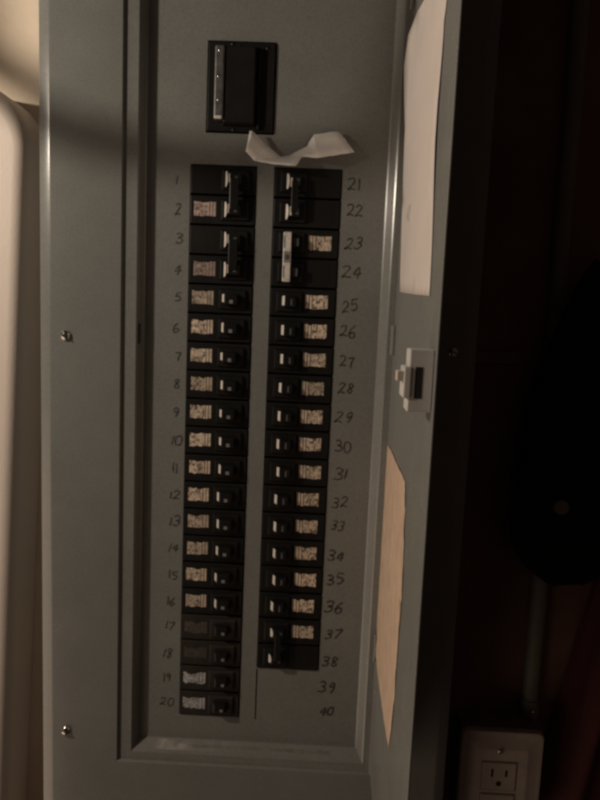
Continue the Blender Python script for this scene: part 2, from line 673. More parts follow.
ppart('pale_residue', bm, M_RESIDUE, smooth=0)

# thin dust film lying on the lower lip
MD = bpy.data.materials.new('pale_dust')
MD.use_nodes = True
N, L = MD.node_tree.nodes, MD.node_tree.links
pb = N['Principled BSDF']
pb.inputs['Base Color'].default_value = (0.50, 0.45, 0.40, 1)
pb.inputs['Roughness'].default_value = 0.9
tcn = N.new('ShaderNodeTexCoord')
nz = N.new('ShaderNodeTexNoise')
nz.inputs['Scale'].default_value = 60
nz.inputs['Detail'].default_value = 8
L.new(tcn.outputs['Object'], nz.inputs['Vector'])
gr = N.new('ShaderNodeUVMap')
sx_ = N.new('ShaderNodeSeparateXYZ')
L.new(gr.outputs['UV'], sx_.inputs[0])
fade = N.new('ShaderNodeValToRGB')
fade.color_ramp.elements[0].color = (0, 0, 0, 1)
fade.color_ramp.elements[1].color = (0, 0, 0, 1)
e_ = fade.color_ramp.elements.new(0.12)
e_.color = (1, 1, 1, 1)
e_ = fade.color_ramp.elements.new(0.38)
e_.color = (0.25, 0.25, 0.25, 1)
L.new(sx_.outputs[0], fade.inputs['Fac'])
rn = N.new('ShaderNodeMapRange')
rn.inputs['From Min'].default_value = 0.40
rn.inputs['From Max'].default_value = 0.72
rn.inputs['To Max'].default_value = 0.85
L.new(nz.outputs['Fac'], rn.inputs['Value'])
mu = N.new('ShaderNodeMath')
mu.operation = 'MULTIPLY'
L.new(rn.outputs['Result'], mu.inputs[0])
L.new(fade.outputs['Color'], mu.inputs[1])
L.new(mu.outputs[0], pb.inputs['Alpha'])
bm = bmesh.new()
ly = lambda z: BX[3] + (DX[3] - BX[3]) * (z - ZR) / (0 - ZR) - 0.035
quad_uv(bm, ((-1.4, ly(-0.06), -0.06), (6.5, ly(-0.06), -0.06), (6.5, ly(-0.30), -0.30), (-1.4, ly(-0.30), -0.30)), PO)
ppart('dust_film', bm, MD, smooth=0)

# ---- handwritten circuit numbers
STROKES = {
    '0': [[(0.5, 0.02), (0.2, 0.15), (0.08, 0.5), (0.2, 0.88), (0.5, 1.0), (0.8, 0.85), (0.92, 0.5), (0.8, 0.14), (0.5, 0.02)]],
    '1': [[(0.52, 0.0), (0.5, 0.5), (0.47, 1.0)]],
    '2': [[(0.08, 0.2), (0.3, 0.03), (0.65, 0.04), (0.78, 0.25), (0.6, 0.55), (0.1, 0.95), (0.45, 0.9), (0.98, 0.97)]],
    '3': [[(0.12, 0.1), (0.5, 0.0), (0.82, 0.15), (0.7, 0.4), (0.4, 0.48), (0.78, 0.58), (0.85, 0.82), (0.5, 1.0), (0.08, 0.9)]],
    '4': [[(0.6, 0.02), (0.08, 0.6), (0.95, 0.58)], [(0.66, 0.05), (0.62, 0.5), (0.58, 1.0)]],
    '5': [[(0.25, 0.05), (0.2, 0.45), (0.6, 0.42), (0.85, 0.65), (0.65, 0.93), (0.15, 0.97)], [(0.25, 0.06), (0.95, 0.02)]],
    '6': [[(0.7, 0.0), (0.3, 0.3), (0.12, 0.7), (0.35, 1.0), (0.75, 0.92), (0.85, 0.68), (0.55, 0.52), (0.2, 0.68)]],
    '7': [[(0.08, 0.08), (0.5, 0.06), (0.92, 0.04), (0.62, 0.5), (0.45, 1.0)]],
    '8': [[(0.75, 0.12), (0.45, 0.0), (0.2, 0.18), (0.45, 0.45), (0.8, 0.72), (0.55, 1.0), (0.2, 0.85), (0.4, 0.52), (0.75, 0.28), (0.75, 0.12)]],
    '9': [[(0.8, 0.25), (0.5, 0.02), (0.18, 0.25), (0.42, 0.48), (0.78, 0.3), (0.72, 0.65), (0.55, 1.0)]],
}


def smooth_poly(p, n=5):
    out = []
    for i in range(len(p) - 1):
        p0, p1, p2, p3 = p[max(i - 1, 0)], p[i], p[i + 1], p[min(i + 2, len(p) - 1)]
        for k in range(n):
            t = k / n
            out.append(tuple(0.5 * (2 * p1[c] + (p2[c] - p0[c]) * t + (2 * p0[c] - 5 * p1[c] + 4 * p2[c] - p3[c]) * t * t
                                    + (3 * p1[c] - p0[c] - 3 * p2[c] + p3[c]) * t ** 3) for c in (0, 1)))
    out.append(p[-1])
    return out


def handwriting(text, cx, cy, h, name='handwritten_number'):
    bm = bmesh.new()
    dw = h * random.uniform(0.60, 0.85)
    gap = h * 0.10
    widths = [dw * (0.35 if c == '1' else 1) for c in text]
    x = cx - (sum(widths) + gap * (len(text) - 1)) / 2
    slant = random.uniform(-0.02, 0.30)
    zz = 0.0
    for c, w in zip(text, widths):
        jy = random.uniform(-0.12, 0.12) * h
        sc = random.uniform(0.88, 1.08)
        for st in STROKES[c]:
            pts = [(x + w * (u if c != '1' else 0.5 + (u - 0.5)) + slant * h * (0.5 - v) + random.uniform(-.045, .045) * h,
                    cy + jy + (v - 0.5) * h * sc + random.uniform(-.045, .045) * h) for u, v in st]
            pts = smooth_poly(pts)
            zz += 0.0006
            pv = None
            for i, p in enumerate(pts):
                a, b = pts[max(i - 1, 0)], pts[min(i + 1, len(pts) - 1)]
                tx, ty = b[0] - a[0], b[1] - a[1]
                n = math.hypot(tx, ty) or 1
                hw = (0.030 if int(text) > 33 else 0.023) * (0.6 + 0.9 * random.random())
                nx, ny = -ty / n * hw, tx / n * hw
                cur = (V(bm, p[0] + nx, p[1] + ny, 0.006 - zz, PO), V(bm, p[0] - nx, p[1] - ny, 0.006 - zz, PO))
                if pv:
                    bm.faces.new((pv[0], cur[0], cur[1], pv[1]))
                pv = cur
        x += w + gap
    return link(name, bm, M_INK, dead, smooth=0)


NUM = {1: (177, 181), 2: (178, 208), 3: (179, 239), 4: (178, 270), 5: (178, 298), 6: (176, 328), 7: (178, 357), 8: (177, 385),
       9: (176, 413), 10: (177, 441), 11: (175, 468), 12: (175, 495), 13: (175, 521), 14: (174, 549), 15: (173, 575), 16: (171, 601),
       17: (170, 626), 18: (168, 653), 19: (167, 678), 20: (167, 701), 21: (354, 183), 22: (355, 211), 23: (354, 243), 24: (352, 272),
       25: (350, 306), 26: (348, 332), 27: (347, 362), 28: (346, 389), 29: (344, 418), 30: (343, 447), 31: (341, 473), 32: (340, 502),
       33: (338, 525), 34: (336, 556), 35: (335, 579), 36: (334, 608), 37: (333, 634), 38: (330, 661), 39: (327, 687), 40: (327, 712)}
for n, (x, y) in NUM.items():
    X, Y = onZ(x, y, 0.0)
    o = handwriting(str(n), X, Y, random.uniform(0.30, 0.37) if n < 21 else random.uniform(0.34, 0.42))
    o['label'] = 'number %d written by hand in dark marker' % n

# ---- door, swung open on its hinges
DW = math.hypot(DF[0] - DH[0], DF[1] - DH[1])
DY0, DY1 = -7.8, 21.35
bm = bmesh.new()


def dbox(bm, s0, s1, y0, y1, o0, o1):
    a = [V(bm, *door_pt(s, y, o), PO) for o in (o0, o1) for s, y in ((s0, y0), (s1, y0), (s1, y1), (s0, y1))]
    for f in ((0, 1, 2, 3), (7, 6, 5, 4), (0, 4, 5, 1), (1, 5, 6, 2), (2, 6, 7, 3), (3, 7, 4, 0)):
        bm.faces.new([a[i] for i in f])


dbox(bm, 0.06, DW, DY0, DY1, -0.05, 0.0)
door = ppart('door', bm, M_PAINT, smooth=0, bevel=0.02)
for yc in (5.65, -5.4, 16.7):
    bm = bmesh.new()
    tube(bm, [(DH[0] - 0.05, yc - 0.5, DH[1] - 0.03), (DH[0] - 0.05, yc + 0.5, DH[1] - 0.03)], 0.10 if yc < 10 else 0.05, PO)
    link('hinge', bm, M_PAINT, door, smooth=40)

# latch near the free edge: plastic block standing off the inner face, with a tongue
LS = DW - 0.55


def latch_box(bm, o0, o1, y0, y1, s0=LS - 0.3, s1=LS + 0.35):
    dbox(bm, s0, s1, y0, y1, o0, o1)


_, ly0 = onDoor(432, 349)
_, ly1 = onDoor(429, 411)
bm = bmesh.new()
latch_box(bm, 0.0, 0.50, ly0, ly1)
latch = link('latch', bm, M_LATCH, door, smooth=0, bevel=0.03)
bm = bmesh.new()
latch_box(bm, 0.44, 0.60, ly0 + 0.36, ly1 - 0.28, LS - 0.34, LS + 0.38)
link('latch_slide', bm, M_LATCH, door, smooth=0, bevel=0.03)
bm = bmesh.new()
latch_box(bm, 0.22, 0.37, ly0 + 0.36, ly1 - 0.28, LS + 0.30, LS + 0.356)
link('latch_opening', bm, M_DARK, door, smooth=0)
bm = bmesh.new()
latch_box(bm, 0.58, 0.74, ly0 + 0.45, ly0 + 0.66, LS + 0.05, LS + 0.36)
link('latch_tongue', bm, M_TONGUE, door, smooth=0, bevel=0.02)


def paper(name, outline, material, off_fn, label, parent=door):
    """sheet stuck to the door: outline in photo pixels turned into door coordinates"""
    P = [onDoor(x, y, 0.012) if y is not None else x for x, y in outline]
    bm = bmesh.new()
    vs = [V(bm, *door_pt(s, Y, 0.012), PO) for s, Y in P]
    f = bm.faces.new(vs)
    bmesh.ops.triangulate(bm, faces=[f])
    for _ in range(3):
        bmesh.ops.subdivide_edges(bm, edges=[e for e in bm.edges if e.calc_length() > 0.35 * I], cuts=1, use_grid_fill=False)
        bmesh.ops.triangulate(bm, faces=bm.faces[:])
    ux, uz = DF[0] - DH[0], DF[1] - DH[1]
    n = math.hypot(ux, uz)
    nrm = Vector((uz / n, -ux / n, 0))       # world x, y
    for v in bm.verts:
        Y = -v.co.z / I + PO[1]
        s = ((v.co.x / I + PO[0] - DH[0]) * ux + (v.co.y / I + PO[2] - DH[1]) * uz) / n
        v.co += nrm * (off_fn(s, Y) * I)
    o = link(name, bm, material, parent, smooth=60)
    so = o.modifiers.new('thickness', 'SOLIDIFY')
    so.thickness = 0.00015
    if name == 'pencil_smudge':
        o.modifiers.remove(so)
    o['label'] = label
    return o


def curl(s, Y):
    k = max(0.0, (3.8 - s) / 3.0) * max(0.0, (1.0 - Y) / 5.0)
    return 0.2 * k + 0.012 * math.sin(Y * 1.1 + s * 0.9) + 0.05 * math.exp(-((s - 3.2 + 0.35 * Y) / 0.5) ** 2) * max(0, min(1, (2 - Y) / 3)) + 0.014


card = [(430, 296), (415, 294.5), (400, 292), (400.5, 270), (402, 235), (403.5, 200), (406, 160), (408, 130), (409, 100), (411, 65), (415, 35), (421, 12), (427, -4),
        (436, -22), (449, -22), (446, 0), (444.5, 20), (442.5, 55), (439, 100), (436.5, 140), (434.5, 190), (432, 250)]
paper('directory_card', card, M_PAPER, curl, 'white paper circuit directory with curling upper corner')
# small stain on the card
torn = [(388, 445), (391, 450), (396.5, 463), (402, 474), (405.5, 482), (405, 495), (405.6, 510), (404, 528), (404.4, 540), (402.5, 560), (402.8, 575),
        (401, 595), (400.6, 612), (398, 619), (397.5, 632), (398.6, 636), (396.5, 660), (395.5, 680), (393.5, 705), (391, 730), (388.8, 750),
        (386.5, 735), (383, 710), (380, 690), (377, 668), (375.3, 655), (377, 640), (376.5, 625), (379, 600), (378.6, 580), (381, 560), (380.4, 540),
        (383, 515), (382.8, 500), (385, 480), (385.4, 462)]
ragged = []
for (xa, ya_), (xb, yb_) in zip(torn, torn[1:] + torn[:1]):
    ragged.append((xa, ya_))
    for q in (1, 2):
        t = q / 3 + random.uniform(-0.08, 0.08)
        ragged.append((xa + (xb - xa) * t + random.uniform(-0.55, 0.55), ya_ + (yb_ - ya_) * t))
torn = ragged
paper('torn_label', torn, M_TAN, lambda s, Y: 0.006 + 0.004 * math.sin(Y * 5 + s * 3), 'torn remnant of a tan paper label')
smudge = [(409, 206), (411.5, 204), (413, 206.5), (412.6, 213), (411, 220), (408, 221.5), (406.4, 217), (407.6, 211)]
paper('pencil_smudge', smudge, mat('smudge', (0.44, 0.40, 0.37), 0.8, 0, 0.5, 300), lambda s, Y: curl(s, Y) + 0.008, 'grey smudge on the paper')

# ------------------------------------------------------------------ breakers
BASEZ = 0.9


def body_bm(x0, x1, y0, y1, side, org, proud=0.10):
    bm = bmesh.new()
    box(bm, x0, x1, y0, y1, -proud, BASEZ, org, (x0 + 0.02, x1 - 0.02, y0 + 0.02, y1 - 0.02))
    return bm


GROUP = 'circuit breakers in the two columns'
ONES = 'zero one two three four five six seven eight nine ten eleven twelve thirteen fourteen fifteen sixteen seventeen eighteen nineteen'.split()


def word(n):
    if n < 20:
        return ONES[n]
    w = {2: 'twenty', 3: 'thirty', 4: 'forty'}[n // 10]
    return w + ('-' + ONES[n % 10] if n % 10 else '')




def label_quad(x0, x1, y0, y1, z, material, org, parent, ragged=0.0):
    bm = bmesh.new()
    if ragged:
        uvl = bm.loops.layers.uv.verify()
        n = 8
        up = [(x0 + (x1 - x0) * k / n, y0 + ragged * (random.random() if 0 < k < n else 0) * (1.2 if 1 < k < 6 else .4)) for k in range(n + 1)]
        dn = [(x0 + (x1 - x0) * k / n, y1 - ragged * random.random()) for k in range(n + 1)]
        A = [V(bm, *p, z, org) for p in up]
        B = [V(bm, *p, z, org) for p in dn]
        for k in range(n):
            f = bm.faces.new((A[k], A[k + 1], B[k + 1], B[k]))
            for lp, uv in zip(f.loops, ((k / n, 1), ((k + 1) / n, 1), ((k + 1) / n, 0), (k / n, 0))):
                lp[uvl].uv = uv
    else:
        quad_uv(bm, ((x0, y0, z), (x1, y0, z), (x1, y1, z), (x0, y1, z)), org)
    return link('rating_sticker', bm, material, parent, smooth=0)


def handle_bm(x0, x1, yc, hh, org, z0=-0.16, z1=-0.38):
    bm = bmesh.new()
    box(bm, x0, x1, yc - hh, yc + hh, z1, z0 + 0.1, org, (x0 + 0.17, x1 - 0.10, yc - hh + 0.03, yc + hh - 0.03))
    return bm


def end_glint(x0, yc, hh, org, parent, material, z0=-0.16, z1=-0.38, a=0.12, b=0.9, oval=False):
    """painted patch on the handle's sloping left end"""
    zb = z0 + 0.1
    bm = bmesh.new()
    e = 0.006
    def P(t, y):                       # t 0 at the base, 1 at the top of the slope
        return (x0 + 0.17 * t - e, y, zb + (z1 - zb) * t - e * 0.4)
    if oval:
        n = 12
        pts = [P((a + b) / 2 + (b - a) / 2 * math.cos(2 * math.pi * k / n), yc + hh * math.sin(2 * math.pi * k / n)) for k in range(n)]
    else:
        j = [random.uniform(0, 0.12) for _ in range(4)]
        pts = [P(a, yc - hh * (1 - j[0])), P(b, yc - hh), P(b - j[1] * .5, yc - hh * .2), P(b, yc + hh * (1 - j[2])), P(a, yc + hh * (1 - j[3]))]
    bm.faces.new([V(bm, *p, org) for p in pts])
    return link('handle_glint', bm, material, parent, smooth=0)


def flat_mark(x0, x1, y0, y1, z, org, parent, material):
    bm = bmesh.new()
    bm.faces.new([V(bm, *p, org) for p in ((x0, y0, z), (x1, y0, z), (x1, y1, z), (x0, y1, z))])
    return link('rating_print_or_glint', bm, material, parent, smooth=0)  # rating print in grey; the white ones are painted glare


def pole(t, org, side, row, wx, kind):
    """one pole: body with a raised handle well, handle and printing"""
    x0, x1 = wx[0] + 0.015, wx[1] - 0.015
    y0, y1 = row + 0.012, row + 0.988
    yc = row + 0.5
    bodym = M_BODY2 if kind in ('brown', 'greylabel') else M_BLACK
    b = link('body', body_bm(x0, x1, y0, y1, side, org), bodym, t, smooth=0, bevel=0.02)
    j = random.uniform(-0.025, 0.025)
    if side == 'L':
        hx0, hx1, wl = wx[0] + 1.17 + j, wx[0] + 1.86 + j, (wx[0] + 1.08, wx[0] + 2.05)
        lx = (wx[0] + 0.17 + j, wx[0] + 0.93 + j)
    else:
        hx0, hx1, wl = wx[0] + 0.40 + j, wx[0] + 1.02 + j, (wx[0] + 0.22, wx[0] + 1.15)
        lx = (wx[0] + 1.26 + j, wx[0] + 2.03 + j)
    bm = bmesh.new()
    box(bm, wl[0], wl[1], yc - 0.36, yc + 0.36, -0.19, -0.09, org, (wl[0] + 0.05, wl[1] - 0.05, yc - 0.31, yc + 0.31))
    link('handle_well', bm, bodym, t, smooth=0, bevel=0.015)
    # recessed bed for the sticker
    ly = (yc - 0.27, yc + 0.23)
    h = link('handle', handle_bm(hx0, hx1, yc, 0.20, org), M_HANDLE, t, smooth=0, bevel=0.03)
    return h, b, lx, ly, hx0, hx1, yc


def make_single(n):
    side = 'L' if n <= 20 else 'R'
    wx = LW if side == 'L' else RW
    row = (n - 1) if side == 'L' else (n - 21)
    org = ((wx[0] + wx[1]) / 2, row + 0.5, BASEZ)
    kind = 'brown' if n in (17, 18) else 'greylabel' if n in (19, 20) else 'tan'
    lab = {'tan': 'black breaker with tan sticker in line with handwritten number %s',
           'brown': 'dark brown breaker without bright sticker in line with handwritten number %s',
           'greylabel': 'dark brown breaker with pale grey sticker in line with handwritten number %s'}[kind] % word(n)
    t = empty('circuit_breaker', lab, 'breaker', org, GROUP, 0.07)
    h, b, lx, ly, hx0, hx1, yc = pole(t, org, side, row, wx, kind)
    if kind == 'tan':
        label_quad(*lx, *ly, -0.104, M_STK_L if side == 'L' else M_STK_R, org, t, 0.05)
        end_glint(hx0, yc - 0.03, random.uniform(0.13, 0.17) if side == 'L' else 0.17, org, h, M_GLINT_TIE, a=0.3 if n < 26 or n > 30 else 0.15, b=0.95)
        if side == 'L':
            flat_mark(hx0 + 0.34, hx0 + 0.46, yc + 0.02, yc + 0.14, -0.384, org, h, M_GREYINK)
        else:
            flat_mark(hx0 + 0.36, hx0 + 0.42, yc - 0.10, yc + 0.12, -0.384, org, h, M_DULLINK)
    else:
        label_quad(wx[0] + 0.14, wx[0] + 0.98, yc - 0.24, yc + 0.24, -0.104, M_STK_G if kind == 'greylabel' else M_STK_D, org, t, 0.10)
        flat_mark(hx0 + 0.40, hx0 + 0.51, yc + 0.02, yc + 0.13, -0.384, org, h, M_GREYINK)
    return t


def make_double(n, style):
    side = 'L' if n <= 20 else 'R'
    wx = LW if side == 'L' else RW
    row = (n - 1) if side == 'L' else (n - 21)
    org = ((wx[0] + wx[1]) / 2, row + 1.0, BASEZ)
    lab = {'tie': 'black double breaker with one tan sticker beside handwritten numbers %s and %s',
           'bare': 'black double breaker without any sticker beside handwritten numbers %s and %s',
           'pale': 'black double breaker with long pale handle tie beside handwritten numbers %s and %s'}[style] % (word(n), word(n + 1))
    t = empty('double_circuit_breaker', lab, 'breaker', org, GROUP, 0.07)
    hs = []
    for k in (0, 1):
        h, b, lx, ly, hx0, hx1, yc = pole(t, org, side, row + k, wx, 'tan')
        hs.append((h, hx0, hx1, yc))
        want = {'tie': k == (1 if side == 'L' else 0), 'bare': False, 'pale': k == 0}[style]
        if want:
            label_quad(*lx, *ly, -0.104, M_STK_P if side == 'L' else M_STK_R, org, t, 0.04)
        elif random.random() < 2:
            label_quad(*lx, *ly, -0.104, M_STK_D if False else M_BLACK, org, t, 0.0)
        if style != 'pale':
            end_glint(hx0, yc - 0.01, 0.26 if n < 24 else 0.16, org, h, M_GLINT_TIE, a=0.1, b=0.99, oval=True)
            if n < 24:
                wq = 0.07 if n > 20 else 0.035
                dy = 0.05 if k == 0 and n > 20 else -0.02
                flat_mark(hx0 + 0.195, hx0 + 0.195 + wq, yc - 0.15 + dy, yc + 0.14 + dy, -0.384, org, h, M_GLINT_TIE)  # carries the painted glare onto the handle's top face
            flat_mark(hx0 + 0.40, hx0 + 0.50, yc - 0.08, yc + 0.08, -0.384, org, h, M_DULLINK)
        else:
            flat_mark(hx0 + 0.46, hx0 + 0.52, yc - 0.12, yc + 0.12, -0.384, org, h, M_DULLINK)
    (h, hx0, hx1, ya), yb = hs[0], hs[1][3]
    bm = bmesh.new()
    if style == 'pale':
        tx0 = wx[0] + 0.40
        box(bm, tx0 + 0.02, tx0 + 0.29, ya - 0.33, yb + 0.33, -0.42, -0.20, org)
        tie = link('handle_tie', bm, M_TIE, t, smooth=0, bevel=0.03)
        for yy in (ya, yb):
            bm = bmesh.new()
            r0 = [(tx0 + 0.10, yy - 0.22), (tx0 + 0.27, yy - 0.22), (tx0 + 0.27, yy + 0.22), (tx0 + 0.10, yy + 0.22)]
            loft(bm, [[(*p, -0.432) for p in r0], [(*p, -0.41) for p in r0]], org)
            link('tie_pad', bm, M_GLINT_TIE, tie, smooth=0)
            bm = bmesh.new()
            box(bm, tx0 + 0.045, tx0 + 0.085, yy - 0.2, yy + 0.2, -0.424, -0.41, org)
            link('tie_slit', bm, M_DULLINK, tie, smooth=0)
        bm = bmesh.new()
        box(bm, tx0 + 0.05, tx0 + 0.26, (ya + yb) / 2 - 0.19, (ya + yb) / 2 + 0.19, -0.425, -0.41, org)
        link('tie_recess', bm, M_GREYINK, tie, smooth=0)
        bm = bmesh.new()
        dome(bm, tx0 + 0.15, (ya + yb) / 2, -0.425, 0.10, 0.02, org, 14)
        link('tie_rivet', bm, M_DULLINK, tie)
    else:
        box(bm, hx0 + 0.24, hx1 - 0.16, ya - 0.02, yb + 0.02, -0.42, -0.33, org)
        link('handle_tie', bm, M_HANDLE, t, smooth=0, bevel=0.02)
    return t


make_double(1, 'tie')
make_double(3, 'tie')
for n in range(5, 21):
    make_single(n)
make_double(21, 'bare')
make_double(23, 'pale')
for n in range(25, 37):
    make_single(n)
make_double(37, 'tie')

# main breaker
org = ((MW[0] + MW[1]) / 2, (MW[2] + MW[3]) / 2, BASEZ)
t = empty('main_breaker', 'large black main breaker with upright metal handle bar above both columns', 'breaker', org)
bm = bmesh.new()
box(bm, MW[0] + .02, MW[1] - .02, MW[2] + .02, MW[3] - .02, -0.06, BASEZ, org, (MW[0] + .05, MW[1] - .05, MW[2] + .05, MW[3] - .05))
link('body', bm, M_BLACK, t, smooth=0, bevel=0.02)
bm = bmesh.new()
box(bm, MW[0] + .55, MW[1] - .62, MW[2] + .2, MW[3] - .2, -0.30, -0.05, org, (MW[0] + .62, MW[1] - .68, MW[2] + .28, MW[3] - .28))
link('handle_well', bm, M_BLACK, t, smooth=0, bevel=0.03)
bm = bmesh.new()
tx, _ = onZ(214.5, 85, -0.3)
box(bm, tx, tx + 0.31, MW[2] + 0.27, MW[3] - 0.35, -0.36, -0.05, org)
bar = link('handle_tie', bm, M_FOIL, t, smooth=0, bevel=0.05)
for yy in (0.45, 1.25, 2.0):
    bm = bmesh.new()
    dome(bm, tx + 0.14, MW[2] + yy, -0.36, 0.05, 0.03, org, 12)
    link('rivet', bm, M_STEEL, bar)
bm = bmesh.new()
box(bm, tx + 0.02, tx + 0.27, MW[3] - 0.47, MW[3] - 0.365, -0.365, -0.3, org)
link('tie_end', bm, M_GLINT_TIE, bar, smooth=0, bevel=0.02)
for (y0, y1) in ((MW[2] + .25, MW[2] + 1.35), (MW[2] + 1.75, MW[3] - .12)):
    bm = bmesh.new()
    box(bm, MW[1] - .58, MW[1] - .50, y0, y1, -0.16, -0.05, org)
    link('rib', bm, M_BLACK, t, smooth=0, bevel=0.015)
for (x, y) in ((MW[0] + 0.85, MW[2] + 0.12), (MW[0] + 1.1, MW[2] + 0.2), (MW[1] - 0.3, MW[2] + 0.22), (MW[0] + 0.95, MW[3] - 0.1)):
    bm = bmesh.new()
    dome(bm, x, y, -0.06, 0.07, 0.03, org, 12)
    link('screw', bm, M_HANDLE, t)

# ------------------------------------------------------------------ crumpled strip of tape over the gap between main and columns
bm = bmesh.new()
TP = {}


def tp(k, x, y, z):
    X, Y = onZ(x, y, z)
    TP[k] = V(bm, X, Y, z, (3.5, -0.6, 0))


tp('a', 249.5, 130.5, -0.30)
tp('a2', 253, 131, -0.33)
tp('b', 246, 151, -0.55)
tp('c', 254, 160, -0.40)
tp('d', 281, 156.8, -0.22)
tp('m', 266, 145, -0.22)
tp('e', 296, 165.5, -0.66)
tp('e0', 274, 164, -0.62)
tp('f', 302, 156.5, -0.34)
tp('f0', 290, 155, -0.18)
tp('g', 314, 134.5, -0.16)
tp('h', 317.5, 157.5, -0.50)
tp('i', 338, 131, -0.16)
tp('j', 354.5, 152, -0.28)
tp('i2', 345, 139, -0.2)
tp('g2', 307, 146, -0.18)
tp('k', 334, 155.5, -0.4)
for fc in (('a', 'a2', 'm', 'b'), ('b', 'm', 'c'), ('m', 'd', 'c'), ('c', 'd', 'e0'), ('d', 'f0', 'e', 'e0'), ('f0', 'f', 'e'), ('f0', 'g2', 'f'), ('g2', 'g', 'h', 'f'),
           ('g', 'i', 'k', 'h'), ('i', 'i2', 'j', 'k')):
    bm.faces.new([TP[k] for k in fc])
bmesh.ops.triangulate(bm, faces=[f for f in bm.faces if len(f.verts) > 3])
bmesh.ops.subdivide_edges(bm, edges=bm.edges[:], cuts=2, use_grid_fill=True)
for v in bm.verts:
    v.co += Vector((random.uniform(-1, 1), random.uniform(-1, 1) * 1.3, random.uniform(-1, 1))) * 0.00022
tape = world_off(link('tape_strip', bm, M_TAPE, smooth=16), (3.5, -0.6, 0))
so = tape.modifiers.new('thickness', 'SOLIDIFY')
so.thickness = 0.0004
tag(tape, 'twisted strip of white tape stuck below the main breaker', 'tape')

# ------------------------------------------------------------------ white plastic board leaning on the wall at the left
BZ = 0.9
pts = rrect(-26.0, 0.0, 0.0, 40.0, 2.3, 10)
x0, y0 = onZ(27, 165, BZ)
x1, y1 = onZ(5, 800, BZ)
ang = math.atan2(x1 - x0, y1 - y0)
_, ytop = onZ(0, 103, BZ)
ca, sa = math.cos(ang), math.sin(ang)


def bp(p, d):
    # p relative to top right corner, inset d
    X = p[0]
    Y = p[1] + (-2.75)
    return (x0 + X * ca + (Y - y0) * sa, y0 + (Y - y0) * ca - X * sa)


loops = []
for inset, z in ((0.0, WZ - 0.02), (0.0, 1.45), (0.06, 1.2), (0.2, 1.0), (0.38, 0.9), (0.55, 0.9)):
    q = rrect(-26.0 + inset, 0.0 - inset, 0.0 + inset, 40.0 - inset, 2.3 - inset * 0.9, 10)
    loops.append([(*bp(p, 0), z) for p in q])
bm = bmesh.new()
BO = (x0 - 12, y0 + 36, WZ)
loft(bm, loops, BO)
board = world_off(link('plastic_board', bm, M_BOARD, smooth=50), BO)
tag(board, 'white plastic board with rounded corner leaning left of the grey panel', 'plastic board')

# ------------------------------------------------------------------ conduit and outlet at the right
cx_t, cy_t = onZ(583, 0, 2.5)
cx_b, cy_b = onZ(529, 716, 2.5)
bm = bmesh.new()
CO = (cx_b, cy_b, 2.6)
tube(bm, [(cx_t - 0.25, -30, 2.6), (cx_t - .1, -10, 2.6), (cx_t, -3, 2.6), (cx_t, 2, 2.6), ((cx_t + cx_b) / 2, 9, 2.6), (cx_b, 15, 2.6), (cx_b, cy_b + 0.3, 2.6)], 0.34, CO, 16)
con = world_off(link('conduit', bm, M_EMT), CO)
tag(con, 'thin galvanised conduit running down the dark wall to the outlet box', 'conduit')
bm = bmesh.new()
tube(bm, [(cx_b, cy_b - 0.75, 2.6), (cx_b, cy_b - 0.05, 2.6)], 0.39, CO, 16)
link('coupling', bm, M_EMT, con)
bm = bmesh.new()
dome(bm, cx_b + 0.02, cy_b - 0.4, 2.6 - 0.36, 0.11, 0.14, CO, 12)
link('set_screw', bm, M_STEEL, con)

OZ = 1.2
ax0, ay0 = onZ(462, 732, OZ)
ax1, ay1 = onZ(546, 734, OZ)
ay0 = min(ay0, ay1)
ocx = (ax0 + ax1) / 2
OO = (ocx, ay0 + 2.2, WZ)
out = empty('power_outlet', 'dim white duplex power outlet box low on the dark wall under the conduit', 'outlet', OO)
bm = bmesh.new()
box(bm, ax0 + 0.1, ax1 - 0.1, ay0 + 0.08, ay0 + 4.32, OZ + 0.25, WZ - 0.01, OO)
link('box', bm, M_BATTEN, out, smooth=0, bevel=0.05)
bm = bmesh.new()
lp = []
for inset, z in ((0.0, OZ + 0.27), (0.0, OZ + 0.12), (0.05, OZ + 0.03), (0.16, OZ), (0.30, OZ), (0.62, OZ - 0.16), (0.70, OZ - 0.18)):
    q = rrect(ax0 + inset, ax1 - inset, ay0 + inset, ay0 + 4.4 - inset, max(0.3 - inset * 0.3, 0.05), 5)
    lp.append([(*p, z) for p in q])
loft(bm, lp, OO)
link('cover_plate', bm, M_PLATE, out, smooth=30)
PZ = OZ - 0.18
bm = bmesh.new()
dome(bm, ocx - 0.12, ay0 + 0.72, PZ, 0.11, 0.05, OO, 14)
link('screw', bm, M_STEEL, out)
for yc in (ay0 + 1.75, ay0 + 3.1):
    fx = ocx - 0.12
    bm = bmesh.new()
    box(bm, fx - 0.66, fx + 0.66, yc - 0.58, yc + 0.58, PZ - 0.045, PZ + 0.02, OO)
    rf = link('receptacle', bm, M_RECEP, out, smooth=0, bevel=0.04)
    for (dx, w, h0) in ((-0.28, 0.045, 0.17), (0.27, 0.045, 0.14)):
        bm = bmesh.new()
        box(bm, fx + dx - w, fx + dx + w, yc - 0.14 - h0, yc - 0.14 + h0, PZ - 0.05, PZ - 0.02, OO)
        link('slot', bm, M_DARK, rf, smooth=0)
    bm = bmesh.new()
    q = [(fx + 0.11 * math.cos(a * math.pi / 7), yc + 0.3 + 0.11 * math.sin(a * math.pi / 7)) for a in range(14)]
    loft(bm, [[(*p, PZ - 0.05) for p in q], [(*p, PZ - 0.02) for p in q]], OO)
    link('ground_hole', bm, M_DARK, rf, smooth=0)
    bm = bmesh.new()
    box(bm, fx - 0.70, fx + 0.70, yc - 0.62, yc + 0.62, PZ - 0.012, PZ + 0.01, OO)
    link('receptacle_gap', bm, M_GREYINK, out, smooth=0)

